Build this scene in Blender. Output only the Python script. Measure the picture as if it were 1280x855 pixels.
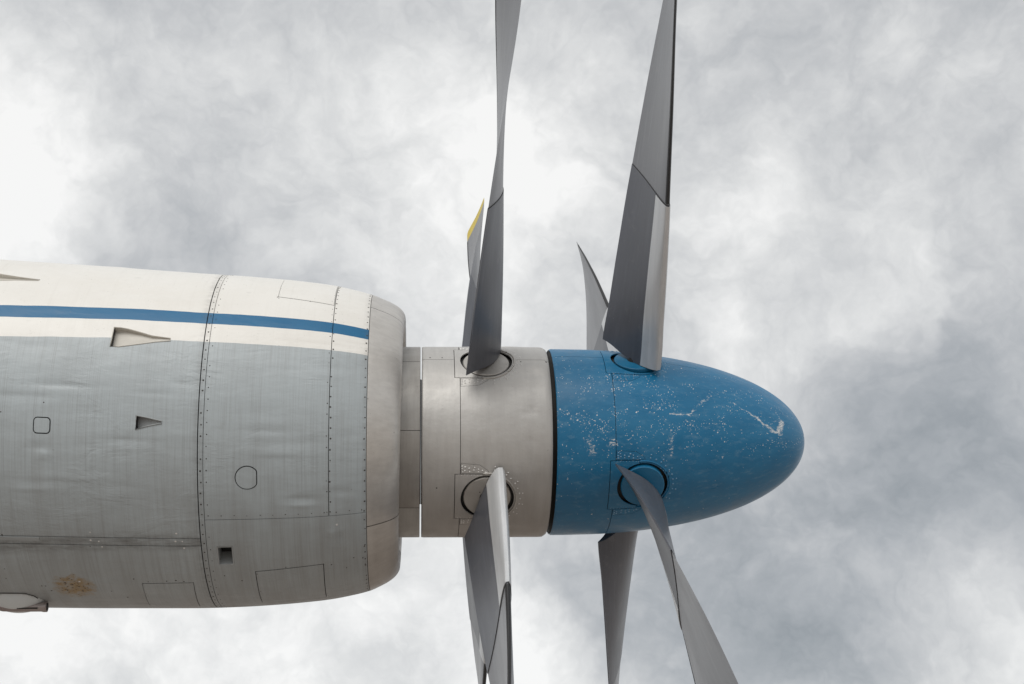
import bpy, math, random
import numpy as np
from mathutils import Vector, Matrix
from mathutils.geometry import delaunay_2d_cdt

for o in list(bpy.data.objects):
    bpy.data.objects.remove(o, do_unlink=True)
scene = bpy.context.scene
COL = scene.collection
RAD = math.radians
rng = random.Random(12)
nrg = np.random.default_rng(7)

# ------------------------------------------------------------------ camera
AXIS_H = 4.281                     # height of the engine axis above the apron
cam_d = bpy.data.cameras.new("camera")
cam_d.lens = 46.07; cam_d.sensor_width = 36.0; cam_d.sensor_fit = 'HORIZONTAL'
cam_d.clip_start = 0.1; cam_d.clip_end = 3000
cam = bpy.data.objects.new("camera", cam_d); COL.objects.link(cam)
right = Vector((0.9976007, -0.06505529, -0.02367819))
up = Vector((-0.00524688, -0.41208369, 0.91113089))
fwd = Vector((0.06903128, 0.90882058, 0.41143631))
M3 = Matrix((right, up, -fwd)).transposed().to_4x4()
cam.matrix_world = Matrix.Translation((0.0, -7.36719, AXIS_H - 2.68144)) @ M3
scene.camera = cam

# ------------------------------------------------------------------ small node language
class V:
    """a shader value that can be added, multiplied, compared"""
    def __init__(s, nt, sock): s.nt, s.s = nt, sock
    def op(s, kind, *o, clamp=False):
        n = s.nt.nodes.new('ShaderNodeMath'); n.operation = kind; n.use_clamp = clamp
        s.nt.links.new(s.s, n.inputs[0])
        for i, b in enumerate(o):
            if isinstance(b, V): s.nt.links.new(b.s, n.inputs[i + 1])
            else: n.inputs[i + 1].default_value = b
        return V(s.nt, n.outputs[0])
    def __add__(s, b): return s.op('ADD', b)
    def __sub__(s, b): return s.op('SUBTRACT', b)
    def __mul__(s, b): return s.op('MULTIPLY', b)
    def __truediv__(s, b): return s.op('DIVIDE', b)
    def abs(s): return s.op('ABSOLUTE')
    def max(s, b): return s.op('MAXIMUM', b)
    def min(s, b): return s.op('MINIMUM', b)
    def gt(s, b): return s.op('GREATER_THAN', b)
    def clamp(s): return s.op('ADD', 0.0, clamp=True)
    def step(s, a, b, lo=0.0, hi=1.0):
        n = s.nt.nodes.new('ShaderNodeMapRange'); n.interpolation_type = 'SMOOTHSTEP'
        s.nt.links.new(s.s, n.inputs[0])
        for i, v in enumerate((a, b, lo, hi)): n.inputs[i + 1].default_value = v
        return V(s.nt, n.outputs[0])
def link(nt, a, sock):
    if isinstance(a, V): nt.links.new(a.s, sock)
    elif isinstance(a, (int, float)): sock.default_value = a
    else: sock.default_value = (*a, 1.0) if len(a) == 3 and len(sock.default_value) == 4 else a
def vec(nt, x, y, z):
    n = nt.nodes.new('ShaderNodeCombineXYZ')
    for i, v in enumerate((x, y, z)): link(nt, v, n.inputs[i])
    return V(nt, n.outputs[0])
def vmath(nt, kind, a, b, out=0):
    n = nt.nodes.new('ShaderNodeVectorMath'); n.operation = kind
    for i, v in enumerate((a, b)):
        if isinstance(v, V): nt.links.new(v.s, n.inputs[i])
        else: n.inputs[i].default_value = v
    return V(nt, n.outputs[out])
def mix(nt, f, a, b):
    n = nt.nodes.new('ShaderNodeMix'); n.data_type = 'RGBA'
    link(nt, f, n.inputs[0]); link(nt, a, n.inputs[6]); link(nt, b, n.inputs[7])
    return V(nt, n.outputs[2])
def noise(nt, co, scale, detail=4.0, rough=0.55, dist=0.0, color=False):
    n = nt.nodes.new('ShaderNodeTexNoise'); n.noise_dimensions = '3D'
    nt.links.new(co.s, n.inputs['Vector'])
    n.inputs['Scale'].default_value = scale; n.inputs['Detail'].default_value = detail
    n.inputs['Roughness'].default_value = rough; n.inputs['Distortion'].default_value = dist
    return V(nt, n.outputs['Color' if color else 'Fac'])
def voronoi(nt, co, scale):
    n = nt.nodes.new('ShaderNodeTexVoronoi'); n.feature = 'F1'
    nt.links.new(co.s, n.inputs['Vector']); n.inputs['Scale'].default_value = scale
    sp = nt.nodes.new('ShaderNodeSeparateColor'); nt.links.new(n.outputs['Color'], sp.inputs[0])
    return V(nt, n.outputs['Distance']), V(nt, sp.outputs[0]), V(nt, sp.outputs[1])
def xyz(nt, v):
    n = nt.nodes.new('ShaderNodeSeparateXYZ'); nt.links.new(v.s, n.inputs[0])
    return [V(nt, n.outputs[i]) for i in range(3)]

# ------------------------------------------------------------------ overcast sky, soft sun, exposure
SUN_EL, SUN_AZ = RAD(44), RAD(200)          # azimuth clockwise from +Y
world = bpy.data.worlds.new("World"); scene.world = world; world.use_nodes = True
nt = world.node_tree; nt.nodes.clear()
bg = nt.nodes.new('ShaderNodeBackground'); wout = nt.nodes.new('ShaderNodeOutputWorld')
bg.inputs['Strength'].default_value = 0.1
nt.links.new(bg.outputs[0], wout.inputs[0])
sky = nt.nodes.new('ShaderNodeTexSky'); sky.sky_type = 'NISHITA'; sky.sun_disc = False
sky.sun_elevation = SUN_EL; sky.sun_rotation = SUN_AZ
tc = nt.nodes.new('ShaderNodeTexCoord')
d0 = V(nt, tc.outputs['Generated'])
warp = vmath(nt, 'SUBTRACT', noise(nt, d0, 6.0, 5, 0.6, color=True), (0.5, 0.5, 0.5))
d1 = vmath(nt, 'ADD', d0, vmath(nt, 'MULTIPLY', warp, (0.16, 0.16, 0.16)))
# the larger bright and dark cloud masses (direction, angular size, lightness)
CLOUD_MASSES = [
    (-0.273, 0.766, 0.583, 0.156, -0.00),
    (-0.163, 0.830, 0.534, 0.186, -0.10),
    (-0.291, 0.803, 0.521, 0.127, 0.62),
    (-0.291, 0.837, 0.463, 0.107, 0.60),
    (-0.017, 0.796, 0.605, 0.186, 0.22),
    (-0.118, 0.865, 0.487, 0.127, -0.04),
    (-0.059, 0.875, 0.480, 0.078, 0.32),
    (0.103, 0.811, 0.576, 0.107, 0.50),
    (0.071, 0.840, 0.538, 0.088, 0.40),
    (0.020, 0.899, 0.438, 0.107, 0.36),
    (0.207, 0.783, 0.587, 0.147, -0.16),
    (0.279, 0.822, 0.496, 0.147, 0.00),
    (0.224, 0.864, 0.450, 0.147, 0.02),
    (0.352, 0.835, 0.423, 0.098, 0.22),
    (0.411, 0.789, 0.458, 0.117, -0.18),
    (0.333, 0.750, 0.572, 0.147, 0.06),
    (0.392, 0.720, 0.572, 0.117, 0.00),
    (0.265, 0.891, 0.370, 0.107, 0.26),
    (0.314, 0.890, 0.331, 0.117, -0.22),
    (0.393, 0.858, 0.332, 0.137, -0.36),
    (0.361, 0.889, 0.282, 0.117, -0.02),
    (0.278, 0.931, 0.234, 0.186, -0.42),
    (0.404, 0.881, 0.244, 0.147, -0.26),
    (0.117, 0.964, 0.238, 0.107, 0.02),
    (0.068, 0.979, 0.191, 0.088, 0.42),
    (0.009, 0.965, 0.263, 0.117, 0.36),
    (0.375, 0.911, 0.174, 0.098, 0.38),
    (-0.261, 0.946, 0.191, 0.186, 0.48),
    (-0.125, 0.972, 0.200, 0.166, 0.36),
    (-0.051, 0.966, 0.252, 0.127, 0.32),
    (0.212, 0.938, 0.273, 0.088, 0.08),
    (0.203, 0.960, 0.194, 0.147, -0.32),
    (-0.231, 0.880, 0.414, 0.195, 0.10),
    (0.175, 0.825, 0.537, 0.117, -0.02),
]
base = noise(nt, d0, 5.2, 10, 0.56)
puff = (noise(nt, d1, 9.0, 8, 0.52) - 0.5).abs() * 2.0            # billowed: rounded heads, darker creases
puff2 = (noise(nt, d1, 24.0, 6, 0.55) - 0.5).abs() * 2.0
puff3 = (noise(nt, d1, 60.0, 5, 0.55) - 0.5).abs() * 2.0
cl = (base - 0.5) * 1.05 + (puff - 0.16) * 0.66 + (puff2 - 0.16) * 0.20 + (puff3 - 0.16) * 0.08 + 0.615
for (cx, cy, cz, w, a) in CLOUD_MASSES:
    dd = vmath(nt, 'DISTANCE', d1, (cx, cy, cz), 1)
    cl = cl + dd.step(0.0, w * 1.15, a * 0.55, 0.0)
ramp = nt.nodes.new('ShaderNodeValToRGB')
nt.links.new(cl.s, ramp.inputs[0])
el = ramp.color_ramp.elements
def srgb(r, g, b):
    f = lambda c: c / 12.92 if c <= 0.04045 else ((c + 0.055) / 1.055) ** 2.4
    return [f(v / 255) for v in (r, g, b)]
stops = [(0.0, (143, 149, 154)), (0.25, (167, 171, 175)), (0.5, (192, 194, 196)), (0.75, (217, 218, 218)), (1.0, (241, 241, 240))]
el[0].position, el[0].color = stops[0][0], (*srgb(*stops[0][1]), 1)
el[1].position, el[1].color = stops[-1][0], (*srgb(*stops[-1][1]), 1)
for p, c in stops[1:-1]:
    e = el.new(p); e.color = (*srgb(*c), 1)
cloud_lum = vmath(nt, 'MULTIPLY', V(nt, ramp.outputs[0]), (10, 10, 10))
nt.links.new(mix(nt, 0.96, V(nt, sky.outputs[0]), cloud_lum).s, bg.inputs['Color'])

sun_d = bpy.data.lights.new("sun", 'SUN'); sun_d.energy = 1.5; sun_d.angle = RAD(40)
sun_d.color = (1.0, 0.965, 0.91)
sun = bpy.data.objects.new("sun", sun_d); COL.objects.link(sun)
to_sun = Vector((math.sin(SUN_AZ) * math.cos(SUN_EL), math.cos(SUN_AZ) * math.cos(SUN_EL), math.sin(SUN_EL)))
sun.rotation_euler = to_sun.to_track_quat('Z', 'Y').to_euler(); sun.location = to_sun * 30
scene.view_settings.view_transform = 'Standard'; scene.view_settings.look = 'None'
scene.view_settings.gamma = 1.0; scene.view_settings.use_curve_mapping = False
scene.view_settings.exposure = 0.12
scene.render.engine = 'CYCLES'
scene.cycles.max_bounces = 6

# ------------------------------------------------------------------ materials
def new_mat(name):
    m = bpy.data.materials.new(name); m.use_nodes = True
    nt = m.node_tree; b = nt.nodes['Principled BSDF']
    return m, nt, b
def setp(nt, b, **k):
    names = dict(color='Base Color', rough='Roughness', metal='Metallic', spec='Specular IOR Level', coat='Coat Weight')
    for n, v in k.items(): link(nt, v, b.inputs[names[n]])
def bump(nt, b, h, dist, strength=1.0):
    n = nt.nodes.new('ShaderNodeBump'); n.inputs['Distance'].default_value = dist
    n.inputs['Strength'].default_value = strength
    nt.links.new(h.s, n.inputs['Height']); nt.links.new(n.outputs[0], b.inputs['Normal'])
def st(nt):
    """surface coordinates stored on the skin: x along the axis, y girth (m), z angle (deg / 100)"""
    n = nt.nodes.new('ShaderNodeAttribute'); n.attribute_name = 'st'
    return V(nt, n.outputs['Vector'])
def objco(nt):
    return V(nt, nt.nodes.new('ShaderNodeTexCoord').outputs['Object'])
def seg(nt, x, y, a, b):
    """distance from (x, y) to the segment a-b"""
    ax, ay = a; bx, by = b; dx, dy = bx - ax, by - ay; L = dx * dx + dy * dy
    px, py = x - ax, y - ay
    t = ((px * (dx / L)) + (py * (dy / L))).clamp()
    qx, qy = px - t * dx, py - t * dy
    return (qx * qx + qy * qy).op('SQRT')

# painted cowling: white crown, blue cheat line, grey sides
mat_cowl, nt, b = new_mat('cowl_paint')
s = st(nt); sx, sy, sa = xyz(nt, s)
ang = sa * 100.0 + (sx * -1.0 - 1.5).max(0.0) * 3.0 + (noise(nt, s, 6.0, 2) - 0.5) * 0.5
streak = noise(nt, vmath(nt, 'MULTIPLY', s, (46.0, 1.6, 0.0)), 1.0, 5, 0.65)
blot = noise(nt, s, 2.6, 5, 0.6); speck = noise(nt, s, 60.0, 3, 0.7)
white = mix(nt, blot.step(0.35, 0.75), (0.83, 0.815, 0.775), (0.785, 0.765, 0.72))
white = mix(nt, streak.step(0.5, 0.8) * 0.22, white, (0.62, 0.595, 0.55))
grey = mix(nt, blot.step(0.3, 0.75), (0.435, 0.485, 0.508), (0.39, 0.43, 0.448))
grey = mix(nt, streak.step(0.45, 0.8) * 0.5, grey, (0.30, 0.315, 0.32))
score = noise(nt, vmath(nt, 'MULTIPLY', s, (190.0, 1.4, 0.0)), 1.0, 3, 0.6)
grey = mix(nt, score.step(0.45, 0.75) * 0.42, grey, (0.25, 0.262, 0.268))
white = mix(nt, score.step(0.55, 0.8) * 0.10, white, (0.5, 0.48, 0.44))
blue = mix(nt, blot.step(0.3, 0.7), (0.003, 0.118, 0.265), (0.006, 0.138, 0.295))
c = mix(nt, ang.gt(12.2), grey, white)
c = mix(nt, ang.gt(19.7) * (ang * -1.0).gt(-24.8), c, blue)
# oil grime with underside shade painted in: brown film that thins upwards in ragged tongues
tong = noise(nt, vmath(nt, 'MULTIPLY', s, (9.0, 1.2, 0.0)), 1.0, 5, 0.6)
under_dark = (ang * -0.013 - 0.45 + (tong - 0.5) * 1.5).clamp()
c = mix(nt, under_dark * 0.52, c, (0.19, 0.165, 0.145))
dirt = (noise(nt, s, 14.0, 6, 0.7) - 0.62).max(0.0) * 3.0
c = mix(nt, dirt.clamp() * 0.5, c, (0.20, 0.19, 0.17))
fly = noise(nt, s, 95.0, 2, 0.5)
c = mix(nt, fly.step(0.72, 0.78) * 0.5, c, (0.16, 0.15, 0.14))
gx_ = (sx + 1.149).abs().step(0.0, 0.05, 1.0, 0.0) * ang.gt(-110.0)
gt_ = (ang + 53.7).abs().step(0.8, 4.6, 1.0, 0.0) * (sx * -1.0).gt(1.149)
gl_ = (sx + 0.289).abs().step(0.0, 0.035, 1.0, 0.0)
gsm = (noise(nt, vmath(nt, 'MULTIPLY', s, (9.0, 30.0, 0.0)), 1.0, 6, 0.7) - 0.34).max(0.0) * 2.4
c = mix(nt, ((gt_ * 1.0).max(gx_ * 0.45).max(gl_ * 0.4) * gsm).clamp() * 0.9, c, (0.10, 0.092, 0.085))
# rust bloom low on the aft cowling
rx, ry = sx + 1.86, sa * 100.0 + 75.5
rust = ((rx * rx * 130.0) + (ry * ry * 0.035) + (noise(nt, s, 22.0, 6, 0.75) - 0.5) * 6.5)
c = mix(nt, rust.step(-0.2, 2.2, 1.0, 0.0) * 0.85, c, (0.30, 0.185, 0.055))
holes = noise(nt, s, 70.0, 2, 0.5)
c = mix(nt, rust.step(0.3, 1.6, 1.0, 0.0) * holes.step(0.6, 0.66), c, (0.03, 0.02, 0.015))
setp(nt, b, color=c, rough=(0.36 + 0.0) if False else blot.step(0.3, 0.8, 0.40, 0.52), spec=0.5)
wav = noise(nt, vmath(nt, 'MULTIPLY', s, (4.0, 11.0, 0.0)), 1.0, 3, 0.5)
crk = (noise(nt, vmath(nt, 'MULTIPLY', s, (3.2, 8.5, 0.0)), 1.0, 5, 0.6, 0.6) - 0.5).abs() * 2.0       # creased, buckled sheet
patchy = noise(nt, s, 2.1, 3).step(0.42, 0.62)
bump(nt, b, wav * 0.9 + crk * patchy * 1.1 + noise(nt, s, 70.0, 3, 0.6) * 0.05 + score * 0.05, 0.0052, 0.9)

def metal_mat(name, ca, cb, metal, r0, r1, streaks=(40.0, 2.0, 0.0), bdist=0.002, under_dark_amt=0.0):
    m, nt, b = new_mat(name)
    s = st(nt); sx, sy, sa = xyz(nt, s)
    k = noise(nt, vmath(nt, 'MULTIPLY', s, streaks), 1.0, 5, 0.65)
    bl = noise(nt, s, 4.0, 5, 0.6)
    c = mix(nt, k.step(0.25, 0.8) * 0.6 + bl.step(0.3, 0.75) * 0.4, ca, cb)
    spk = noise(nt, s, 55.0, 3, 0.6)
    c = mix(nt, spk.step(0.66, 0.78) * 0.45, c, (0.16, 0.15, 0.14))
    if under_dark_amt:
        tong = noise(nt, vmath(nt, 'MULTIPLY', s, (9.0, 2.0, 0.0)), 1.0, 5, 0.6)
        under_dark = (sa * -1.3 - 0.30 + (tong - 0.5) * 1.0).clamp()  # brown tone in ragged tongues, stronger towards the lower side
        c = mix(nt, under_dark * under_dark_amt, c, (0.20, 0.165, 0.14))
    setp(nt, b, color=c, metal=metal, rough=bl.step(0.3, 0.75, r0, r1))
    bump(nt, b, noise(nt, vmath(nt, 'MULTIPLY', s, (7.0, 9.0, 0.0)), 1.0, 4, 0.55) + k * 0.08, bdist * 2.0, 0.9)
    return m
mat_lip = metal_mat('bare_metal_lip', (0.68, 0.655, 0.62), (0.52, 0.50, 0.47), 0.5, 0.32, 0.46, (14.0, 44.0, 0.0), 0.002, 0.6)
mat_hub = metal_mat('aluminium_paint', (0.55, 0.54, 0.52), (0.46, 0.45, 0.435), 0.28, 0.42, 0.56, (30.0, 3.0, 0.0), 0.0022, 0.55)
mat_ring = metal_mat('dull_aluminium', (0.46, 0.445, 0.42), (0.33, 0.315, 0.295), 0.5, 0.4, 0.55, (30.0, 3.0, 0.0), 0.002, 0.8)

# chipped blue spinner paint
mat_blue, nt, b = new_mat('chipped_blue_paint')
s = st(nt); sx, sy, sa = xyz(nt, s)
bl = noise(nt, s, 5.0, 6, 0.62)
c = mix(nt, bl.step(0.3, 0.72), (0.005, 0.148, 0.312), (0.016, 0.182, 0.360))
scuff = noise(nt, vmath(nt, 'MULTIPLY', s, (14.0, 26.0, 0.0)), 1.0, 6, 0.7)
c = mix(nt, scuff.step(0.5, 0.75) * 0.5, c, (0.17, 0.32, 0.45))
wob = vmath(nt, 'ADD', s, vmath(nt, 'MULTIPLY', vmath(nt, 'SUBTRACT', noise(nt, s, 30.0, 2, 0.5, color=True), (0.5, 0.5, 0.5)), (0.022, 0.022, 0.0)))
deg = sa * 100.0
zone = (noise(nt, s, 6.5, 5, 0.75) - 0.475).max(0.0) * 7.0
belt = (deg + 1.0).abs().step(10.0, 46.0, 1.0, 0.06) * sx.step(1.3, 2.1, 1.0, 0.45)
dens = (zone * belt).clamp()
chip = None
for sc, rad_, keep in ((22.0, 0.14, 0.20), (38.0, 0.20, 0.36), (66.0, 0.25, 0.42), (110.0, 0.30, 0.45)):
    flat = vmath(nt, 'MULTIPLY', wob, (1.0, 1.0, 0.0))
    dist, r1, r2 = voronoi(nt, flat, sc)
    m_ = dist.step(rad_ * 0.65, rad_, 1.0, 0.0) * (dens * keep * 1.5 - r1).gt(0.0)
    chip = m_ if chip is None else chip.max(m_)
wob2 = vmath(nt, 'ADD', wob, vmath(nt, 'MULTIPLY', vmath(nt, 'SUBTRACT', noise(nt, s, 11.0, 3, 0.6, color=True), (0.5, 0.5, 0.5)), (0.06, 0.06, 0.0)))
wx, wy, wz = xyz(nt, wob2)
def P(x, d): return (x, RAD(d) * 0.5645)
scr = None
for a, b_, w, am in (((1.80, 10.5), (1.896, 4.4), 0.007, 0.65), ((1.896, 4.4), (1.998, -5.1), 0.010, 0.9), ((1.998, -5.1), (2.081, -10.5), 0.016, 0.95),
                     ((2.081, -10.5), (2.111, 3.8), 0.020, 0.9), ((2.111, 3.8), (2.07, 16.0), 0.010, 0.5), ((1.41, -3.0), (1.53, -2.0), 0.005, 0.85),
                     ((1.53, -2.0), (1.595, 7.2), 0.018, 0.5), ((1.595, 7.2), (1.66, 14.0), 0.017, 0.55), ((1.412, -13.0), (1.408, -28.0), 0.016, 0.6),
                     ((1.092, 22.0), (1.094, -26.0), 0.009, 0.42), ((1.08, -20.0), (1.06, -22.0), 0.03, 0.6), ((0.93, -19.0), (0.96, -26.0), 0.03, 0.6)):
    dd = seg(nt, wx, wy, P(*a), P(*b_)).step(0.0, w * 1.7, am, 0.0)
    scr = dd if scr is None else scr.max(dd)
tear = noise(nt, s, 60.0, 5, 0.8)
scr = (scr * 1.7 + (tear - 0.5) * 5.5 - 0.85).step(0.0, 0.6) * scr.step(0.0, 0.3)
marks = chip.max(scr).clamp()
tone = noise(nt, s, 45.0, 3)
c = mix(nt, marks * tone.step(0.25, 0.55, 0.45, 1.0), c, mix(nt, tone.step(0.35, 0.6), (0.36, 0.44, 0.50), (0.74, 0.76, 0.77)))
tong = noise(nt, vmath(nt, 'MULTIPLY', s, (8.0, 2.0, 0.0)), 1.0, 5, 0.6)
under_dark = (deg * -0.012 - 0.45 + (tong - 0.5) * 0.9).clamp()  # dark grey tone that grows towards the bottom of the spinner
c = mix(nt, under_dark * 0.3, c, (0.10, 0.105, 0.12))
setp(nt, b, color=c, rough=bl.step(0.3, 0.7, 0.27, 0.46), spec=0.5)
bump(nt, b, noise(nt, vmath(nt, 'MULTIPLY', s, (6.0, 8.0, 0.0)), 1.0, 4, 0.55) - marks * 0.25, 0.0016, 0.8)

def plain_mat(name, ca, cb, rough=0.5, metal=0.0, sc=(3.0, 3.0, 3.0), scale=1.0, bd=0.001, spec=0.5, wear=0.0):
    m, nt, b = new_mat(name)
    o = objco(nt)
    n1 = noise(nt, vmath(nt, 'MULTIPLY', o, sc), scale, 5, 0.6)
    n2 = noise(nt, o, 45.0, 3, 0.6)
    c = mix(nt, n1.step(0.3, 0.72), ca, cb)
    if wear:      # rain streaks along the span, stone nicks, rubbed patches
        run = noise(nt, vmath(nt, 'MULTIPLY', o, (38.0, 38.0, 1.1)), 1.0, 4, 0.65)
        c = mix(nt, run.step(0.5, 0.78) * 0.35 * wear, c, [v * 1.7 for v in cb])
        c = mix(nt, run.step(0.28, 0.46, 1.0, 0.0) * 0.35 * wear, c, [v * 0.6 for v in ca])
        c = mix(nt, noise(nt, o, 75.0, 3, 0.6).step(0.69, 0.76) * 0.6 * wear, c, (0.45, 0.45, 0.46))
        rub = noise(nt, o, 7.0, 6, 0.72)
        c = mix(nt, rub.step(0.56, 0.75) * 0.3 * wear, c, (0.33, 0.31, 0.30))
    setp(nt, b, color=c, rough=n1.step(0.3, 0.7, rough - 0.04, rough + 0.05), metal=metal, spec=spec)
    bump(nt, b, n1, bd, 0.4)
    return m
mat_dark = plain_mat('dark_interior', (0.018, 0.018, 0.018), (0.03, 0.028, 0.026), 0.7)
mat_rubber = plain_mat('black_rubber', (0.022, 0.022, 0.024), (0.035, 0.035, 0.036), 0.55)
mat_cuff = plain_mat('charcoal_cuff', (0.088, 0.094, 0.112), (0.112, 0.118, 0.138), 0.36, 0.0, (2.0, 2.0, 1.0), 2.0, wear=0.7)
mat_blade = plain_mat('grey_blade_paint', (0.185, 0.19, 0.205), (0.215, 0.22, 0.235), 0.32, 0.15, (3.0, 3.0, 0.6), 2.0, wear=0.7)
mat_strip = plain_mat('silver_strip', (0.62, 0.64, 0.655), (0.69, 0.70, 0.715), 0.34, 0.25, (6.0, 6.0, 1.0), 3.0, wear=0.5)
mat_yellow = plain_mat('yellow_tip_paint', (0.72, 0.56, 0.06), (0.62, 0.47, 0.07), 0.45)
mat_screw = plain_mat('dark_screw', (0.05, 0.047, 0.043), (0.09, 0.085, 0.08), 0.5, 0.3)
mat_rivet = plain_mat('bright_rivet', (0.66, 0.65, 0.63), (0.74, 0.73, 0.71), 0.4, 0.3)
mat_bluerivet = plain_mat('blue_rivet', (0.10, 0.25, 0.42), (0.24, 0.40, 0.54), 0.4)
mat_bluedisc = plain_mat('blue_disc_paint', (0.006, 0.14, 0.29), (0.015, 0.17, 0.33), 0.34, 0.0, (9, 9, 9))
mat_disc = plain_mat('aluminium_disc', (0.52, 0.50, 0.47), (0.45, 0.43, 0.40), 0.42, 0.4, (9, 9, 9))
mat_scoop = plain_mat('cream_scoop_paint', (0.66, 0.635, 0.58), (0.56, 0.535, 0.485), 0.5, 0.0, (6, 12, 12))
mat_grey = plain_mat('grey_scoop_paint', (0.36, 0.38, 0.385), (0.30, 0.315, 0.32), 0.5)
mat_pipe = plain_mat('steel_pipe', (0.42, 0.38, 0.37), (0.30, 0.25, 0.245), 0.42, 0.5, (4, 10, 10))
mat_fairing = plain_mat('pale_fairing', (0.66, 0.70, 0.72), (0.58, 0.61, 0.62), 0.4)
mat_ground, nt, b = new_mat('concrete_apron')
o = objco(nt)
gx, gy, gz = xyz(nt, o)
gn = noise(nt, o, 0.35, 8, 0.62); gf = noise(nt, o, 9.0, 6, 0.7)
c = mix(nt, gn.step(0.3, 0.7), (0.30, 0.26, 0.225), (0.40, 0.35, 0.31))
c = mix(nt, gf.step(0.5, 0.8) * 0.4, c, (0.20, 0.175, 0.155))
setp(nt, b, color=c, rough=0.85); bump(nt, b, gf, 0.006)

# ------------------------------------------------------------------ mesh helpers
def tag(o, label=None, cat=None, group=None, kind=None):
    if label: o['label'] = label
    if cat: o['category'] = cat
    if group: o['group'] = group
    if kind: o['kind'] = kind
    return o
def empty(name, loc):
    o = bpy.data.objects.new(name, None); COL.objects.link(o); o.location = loc
    o.empty_display_size = 0.3
    return o
def build(name, verts, faces, mat, parent=None, normals=None, stv=None, smooth=True, offset=(0, 0, 0)):
    me = bpy.data.meshes.new(name)
    v = np.asarray(verts, float) - np.asarray(offset, float)
    me.from_pydata(v.tolist(), [], [list(map(int, f)) for f in faces])
    if smooth: me.polygons.foreach_set('use_smooth', [True] * len(me.polygons))
    if stv is not None:
        at = me.attributes.new('st', 'FLOAT_VECTOR', 'POINT')
        at.data.foreach_set('vector', np.asarray(stv, np.float32).ravel())
    me.materials.append(mat); me.update()
    if normals is not None:
        me.normals_split_custom_set_from_vertices([tuple(n) for n in normals])
    o = bpy.data.objects.new(name, me); COL.objects.link(o)
    if parent: o.parent = parent
    return o
def pchip(xs, ys):
    xs, ys = np.asarray(xs, float), np.asarray(ys, float)
    h = np.diff(xs); dl = np.diff(ys) / h; m = np.zeros(len(xs))
    for i in range(1, len(xs) - 1):
        if dl[i - 1] * dl[i] > 0:
            w1, w2 = 2 * h[i] + h[i - 1], h[i] + 2 * h[i - 1]
            m[i] = (w1 + w2) / (w1 / dl[i - 1] + w2 / dl[i])
    m[0], m[-1] = dl[0], dl[-1]
    def f(x):
        x = np.clip(np.asarray(x, float), xs[0], xs[-1])
        i = np.clip(np.searchsorted(xs, x) - 1, 0, len(h) - 1)
        t = (x - xs[i]) / h[i]
        return ((1 + 2 * t) * (1 - t) ** 2 * ys[i] + t * (1 - t) ** 2 * h[i] * m[i]
                + t * t * (3 - 2 * t) * ys[i + 1] + t * t * (t - 1) * h[i] * m[i + 1])
    return f

class Skin:
    """surface of revolution about the engine axis, with dents; th in degrees, 0 = level towards -Y, 90 = up"""
    def __init__(s, R, C, R0, dents=()):
        s.R, s.C, s.R0, s.dents = R, C, R0, dents
    def pos(s, X, th, off=0.0):
        X = np.asarray(X, float); th = np.radians(np.asarray(th, float))
        r = s.R(X) + off
        for (dx, dt, a, wx, wt) in s.dents:
            r = r + a * np.exp(-((X - dx) / wx) ** 2 - (((th - dt + np.pi) % (2 * np.pi) - np.pi) * s.R0 / wt) ** 2)
        return np.stack([X, -r * np.cos(th), r * np.sin(th) + s.C(X)], -1)
    def nrm(s, X, th):
        e = 0.0025; et = math.degrees(e / s.R0)
        a = s.pos(np.asarray(X) + e, th) - s.pos(np.asarray(X) - e, th)
        b = s.pos(X, np.asarray(th) + et) - s.pos(X, np.asarray(th) - et)
        n = np.cross(a, b)
        n /= np.maximum(np.linalg.norm(n, axis=-1, keepdims=True), 1e-12)
        return n
    def st(s, X, th):
        X, th = np.asarray(X, float), np.asarray(th, float)
        return np.stack([X, np.radians(th) * s.R0, th / 100.0], -1)

def inpoly(x, y, poly):
    r = np.zeros(x.shape, bool); n = len(poly); j = n - 1
    for i in range(n):
        xi, yi = poly[i]; xj, yj = poly[j]
        if yi != yj:
            r ^= ((yi > y) != (yj > y)) & (x < (xj - xi) * (y - yi) / (yj - yi) + xi)
        j = i
    return r
def grow(poly, g):
    """offset a roughly convex polygon outwards by g metres (metric coordinates)"""
    n = len(poly); P = [np.array(p, float) for p in poly]; out = []
    area = sum(P[i][0] * P[(i + 1) % n][1] - P[(i + 1) % n][0] * P[i][1] for i in range(n))
    sg = 1.0 if area > 0 else -1.0
    for i in range(n):
        a, b_, c_ = P[i - 1], P[i], P[(i + 1) % n]
        e1 = (b_ - a) / np.linalg.norm(b_ - a); e2 = (c_ - b_) / np.linalg.norm(c_ - b_)
        n1 = np.array([e1[1], -e1[0]]) * sg; n2 = np.array([e2[1], -e2[0]]) * sg
        m = n1 + n2; m = m / max(np.dot(m, m) / 2, 0.35)
        out.append(tuple(b_ + m * g))
    return out
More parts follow.
